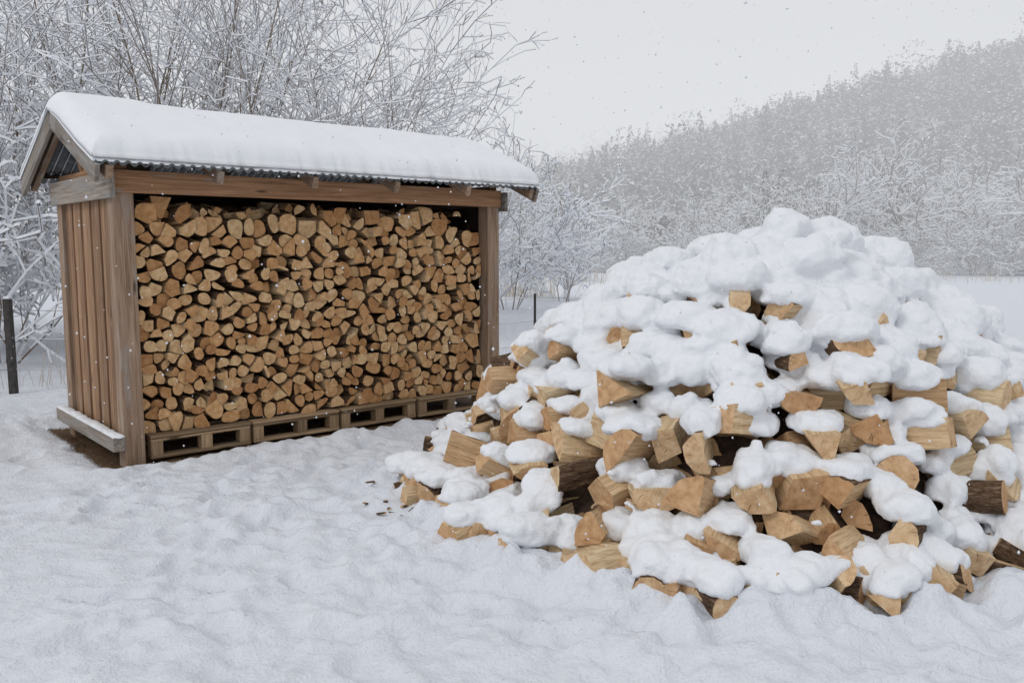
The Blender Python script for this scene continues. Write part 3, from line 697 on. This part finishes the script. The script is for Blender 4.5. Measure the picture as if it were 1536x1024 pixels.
def forest(name,fn,count,xr,yr,h0,h1,leaf,per,seed,mat,hs=None,zmin=.6):
    g=np.random.default_rng(seed); xs=g.uniform(*xr,count*3); ys=g.uniform(*yr,count*3); zs=fn(xs,ys); k=np.where(zs>zmin)[0][:count]
    xs,ys,zs=xs[k],ys[k],zs[k]; n=len(xs); H=g.uniform(h0,h1,n)*(1+.5*(g.random(n)<.12)); con=g.random(n)<.4
    if hs is not None: H=H*hs(xs)
    t=g.random((n,per))**.9; a=g.uniform(0,2*np.pi,(n,per))
    prof=np.where(con[:,None],(1-t)*.24+.015,.30*np.sqrt(np.clip(1-(2*t-1)**2,0,1))+.02)*(1+.35*np.sin(a*3+t*9+xs[:,None]))
    rad=prof*H[:,None]*np.sqrt(g.uniform(.1,1,(n,per)))
    C=np.stack([xs[:,None]+rad*np.cos(a),ys[:,None]+rad*np.sin(a),zs[:,None]+H[:,None]*(.05+.92*t)],-1).reshape(-1,3)
    m=len(C); nv=g.normal(size=(m,3))*.7; nv[:,2]=np.abs(nv[:,2])+.15; nv/=np.linalg.norm(nv,axis=1)[:,None]
    ref=g.normal(size=(m,3)); U=np.cross(nv,ref); U/=np.linalg.norm(U,axis=1)[:,None]; W=np.cross(nv,U)
    s=leaf*g.uniform(.4,1.3,m)[:,None]*np.where(C[:,2:3]>(np.repeat(zs+H*.8,per))[:,None],.6,1)
    V=np.stack([C-U*s-W*s*.4,C+U*s-W*s*.3,C+U*s*.7+W*s*.5,C-U*s*.6+W*s*.3],1).reshape(-1,3)
    Q=np.arange(m*4).reshape(-1,4); link(bpy.data.objects.new(name,quad_mesh(name,V,Q,[mat])))
forest('hillside_forest',hillz,2000,(-30,110),(63,132),2.8,5.2,.24,170,3,M_foli)
forest('distant_forest',hillz2,1500,(-180,330),(250,400),6,10,.9,40,4,M_foli)
forest('field_edge_thicket',lambda x,y:x*0+.0,150,(-2,52),(56,68),2.6,5.2,.15,420,5,M_hedge,lambda x:np.clip(.5+(x)/40,.5,1.1),-1)

# ---------------------------------------------------------------- fence, grass
fence=empty('wire_fence'); fp=[(-12.0,8.0),(-5.62,9.5),(-2.6,10.85),(.32,11.9),(4.0,13.2)]
mb=MB()
for i,(x,y) in enumerate(fp):
    R=Matrix.Rotation(random.gauss(0,.02),3,'X'); w=.075 if i<2 else .035
    mb.box((x,y,.5),(w,w,1.14 if i<2 else 1.0),0,R)
mb.build('posts',[M_fence],fence,.006)
mb=MB()
for x,y in fp[:2]: mb.box((x,y,1.085),(.07,.07,.03),0)
mb.build('post_snow',[M_bsnow],fence,.01)
S=[]
for (a_,b_) in zip(fp[:-1],fp[1:]):
    for h in(.95,.62,.28):
        pr=None
        for k in range(9):
            t=k/8; p=(a_[0]+(b_[0]-a_[0])*t,a_[1]+(b_[1]-a_[1])*t,h-.05*4*t*(1-t))
            if pr: S.append((pr,p,.003,.003,0))
            pr=p
link(bpy.data.objects.new('wires',tubes(S,4,.002,[M_wire,M_bsnow],'wires')),fence)
def grass(name,spots):
    V=[];F=[];g=random.Random(9)
    for (x,y,rx,n,h,w) in spots:
        for i in range(n):
            px_=x+g.gauss(0,rx); py_=y+g.gauss(0,rx*.6); hh=h*g.uniform(.4,1.1); lx,ly=g.gauss(0,.22)*hh,g.gauss(0,.22)*hh; a=g.uniform(0,3.14); cx_,sy_=math.cos(a)*w,math.sin(a)*w; b=len(V)
            V+=[(px_-cx_,py_-sy_,-.05),(px_+cx_,py_+sy_,-.05),(px_+lx*.5+cx_*.7,py_+ly*.5+sy_*.7,hh*.6),(px_+lx*.5-cx_*.7,py_+ly*.5-sy_*.7,hh*.6),(px_+lx*1.5,py_+ly*1.5,hh),(px_+lx*1.5+.002,py_+ly*1.5,hh*.99)]
            F+=[(b,b+1,b+2,b+3),(b+3,b+2,b+5,b+4)]
    link(bpy.data.objects.new(name,quad_mesh(name,V,F,[M_grass])))
grass('dry_grass',[(.3,28,.7,300,1.0,.008),(3.2,40,1.6,200,.6,.010),(8,46,4,260,.6,.012),(-5.4,10.1,.35,46,.5,.003),(-6.6,9.6,.4,50,.55,.003),(.3,12.1,.5,40,.4,.003),(-.6,11.2,.4,30,.4,.003),(16,44,5,240,.6,.012),(26,40,5,240,.6,.012)])

# ---------------------------------------------------------------- falling snow
V=[];F=[];g=random.Random(21); oct_=[(1,0,0),(-1,0,0),(0,1,0),(0,-1,0),(0,0,1),(0,0,-1)]; of=[(0,2,4),(2,1,4),(1,3,4),(3,0,4),(2,0,5),(1,2,5),(3,1,5),(0,3,5)]
for i in range(2300):
    y=g.uniform(2.2,13); x=g.uniform(-.75,.75)*y; z=g.uniform(.1,1.7+y*.33)
    if 0<toshed(x,y)[0]<SL and 0.05<toshed(x,y)[1]<SD: continue
    s=g.uniform(.0035,.0075)*(1.6 if g.random()<.08 else 1)*min(1,.35+y/8); b=len(V); V+=[(x+a*s*g.uniform(.7,1.2),y+b_*s,z+c*s*g.uniform(.7,1.3)) for a,b_,c in oct_]; F+=[tuple(b+k for k in f) for f in of]
link(bpy.data.objects.new('snowflakes',quad_mesh('snowflakes',V,F,[M_bsnow],smooth=True)))

# ---------------------------------------------------------------- light
w=bpy.data.worlds.new('World'); scene.world=w; w.use_nodes=True; nt=w.node_tree; bg=nt.nodes['Background']
sky=N(nt,'ShaderNodeTexSky'); sky.sky_type='NISHITA'; sky.sun_disc=False; sky.sun_elevation=math.radians(44); sky.sun_rotation=math.radians(229)
hs=N(nt,'ShaderNodeHueSaturation'); hs.inputs['Saturation'].default_value=.15; nt.links.new(sky.outputs[0],hs.inputs['Color'])
tc=N(nt,'ShaderNodeTexCoord'); mp=N(nt,'ShaderNodeMapping'); mp.inputs['Scale'].default_value=(1,1,2.5); nt.links.new(tc.outputs['Generated'],mp.inputs[0])
cl=noise(nt,mp.outputs[0],1.3,1,.5); r=ramp(nt,[(.3,(.93,.935,.945)),(.7,(1,1,1))]); nt.links.new(cl.outputs[0],r.inputs[0])
vm=N(nt,'ShaderNodeVectorMath',operation='SCALE'); vm.inputs[3].default_value=7.9
c2=mix(nt,1,r.outputs[0],(.965,.985,1.02),'MULTIPLY'); nt.links.new(c2,vm.inputs[0])
c3=mix(nt,.9,hs.outputs[0],vm.outputs[0]); nt.links.new(c3,bg.inputs[0]); bg.inputs[1].default_value=.1
sl=bpy.data.lights.new('sun','SUN'); sl.energy=.7; sl.angle=math.radians(18); sl.color=(1,.975,.94); so=bpy.data.objects.new('sun',sl)
el=math.radians(44); dirv=Vector((-.75*math.cos(el),-.66*math.cos(el),math.sin(el))); so.rotation_euler=dirv.to_track_quat('Z','Y').to_euler(); link(so)

# ---------------------------------------------------------------- camera
cd=bpy.data.cameras.new('camera'); cd.lens=30; cd.sensor_width=36; cd.clip_end=3000; cam=bpy.data.objects.new('camera',cd)
cam.location=(0,0,1.65); cam.rotation_euler=(math.radians(90-6.33),0,0); link(cam); scene.camera=cam
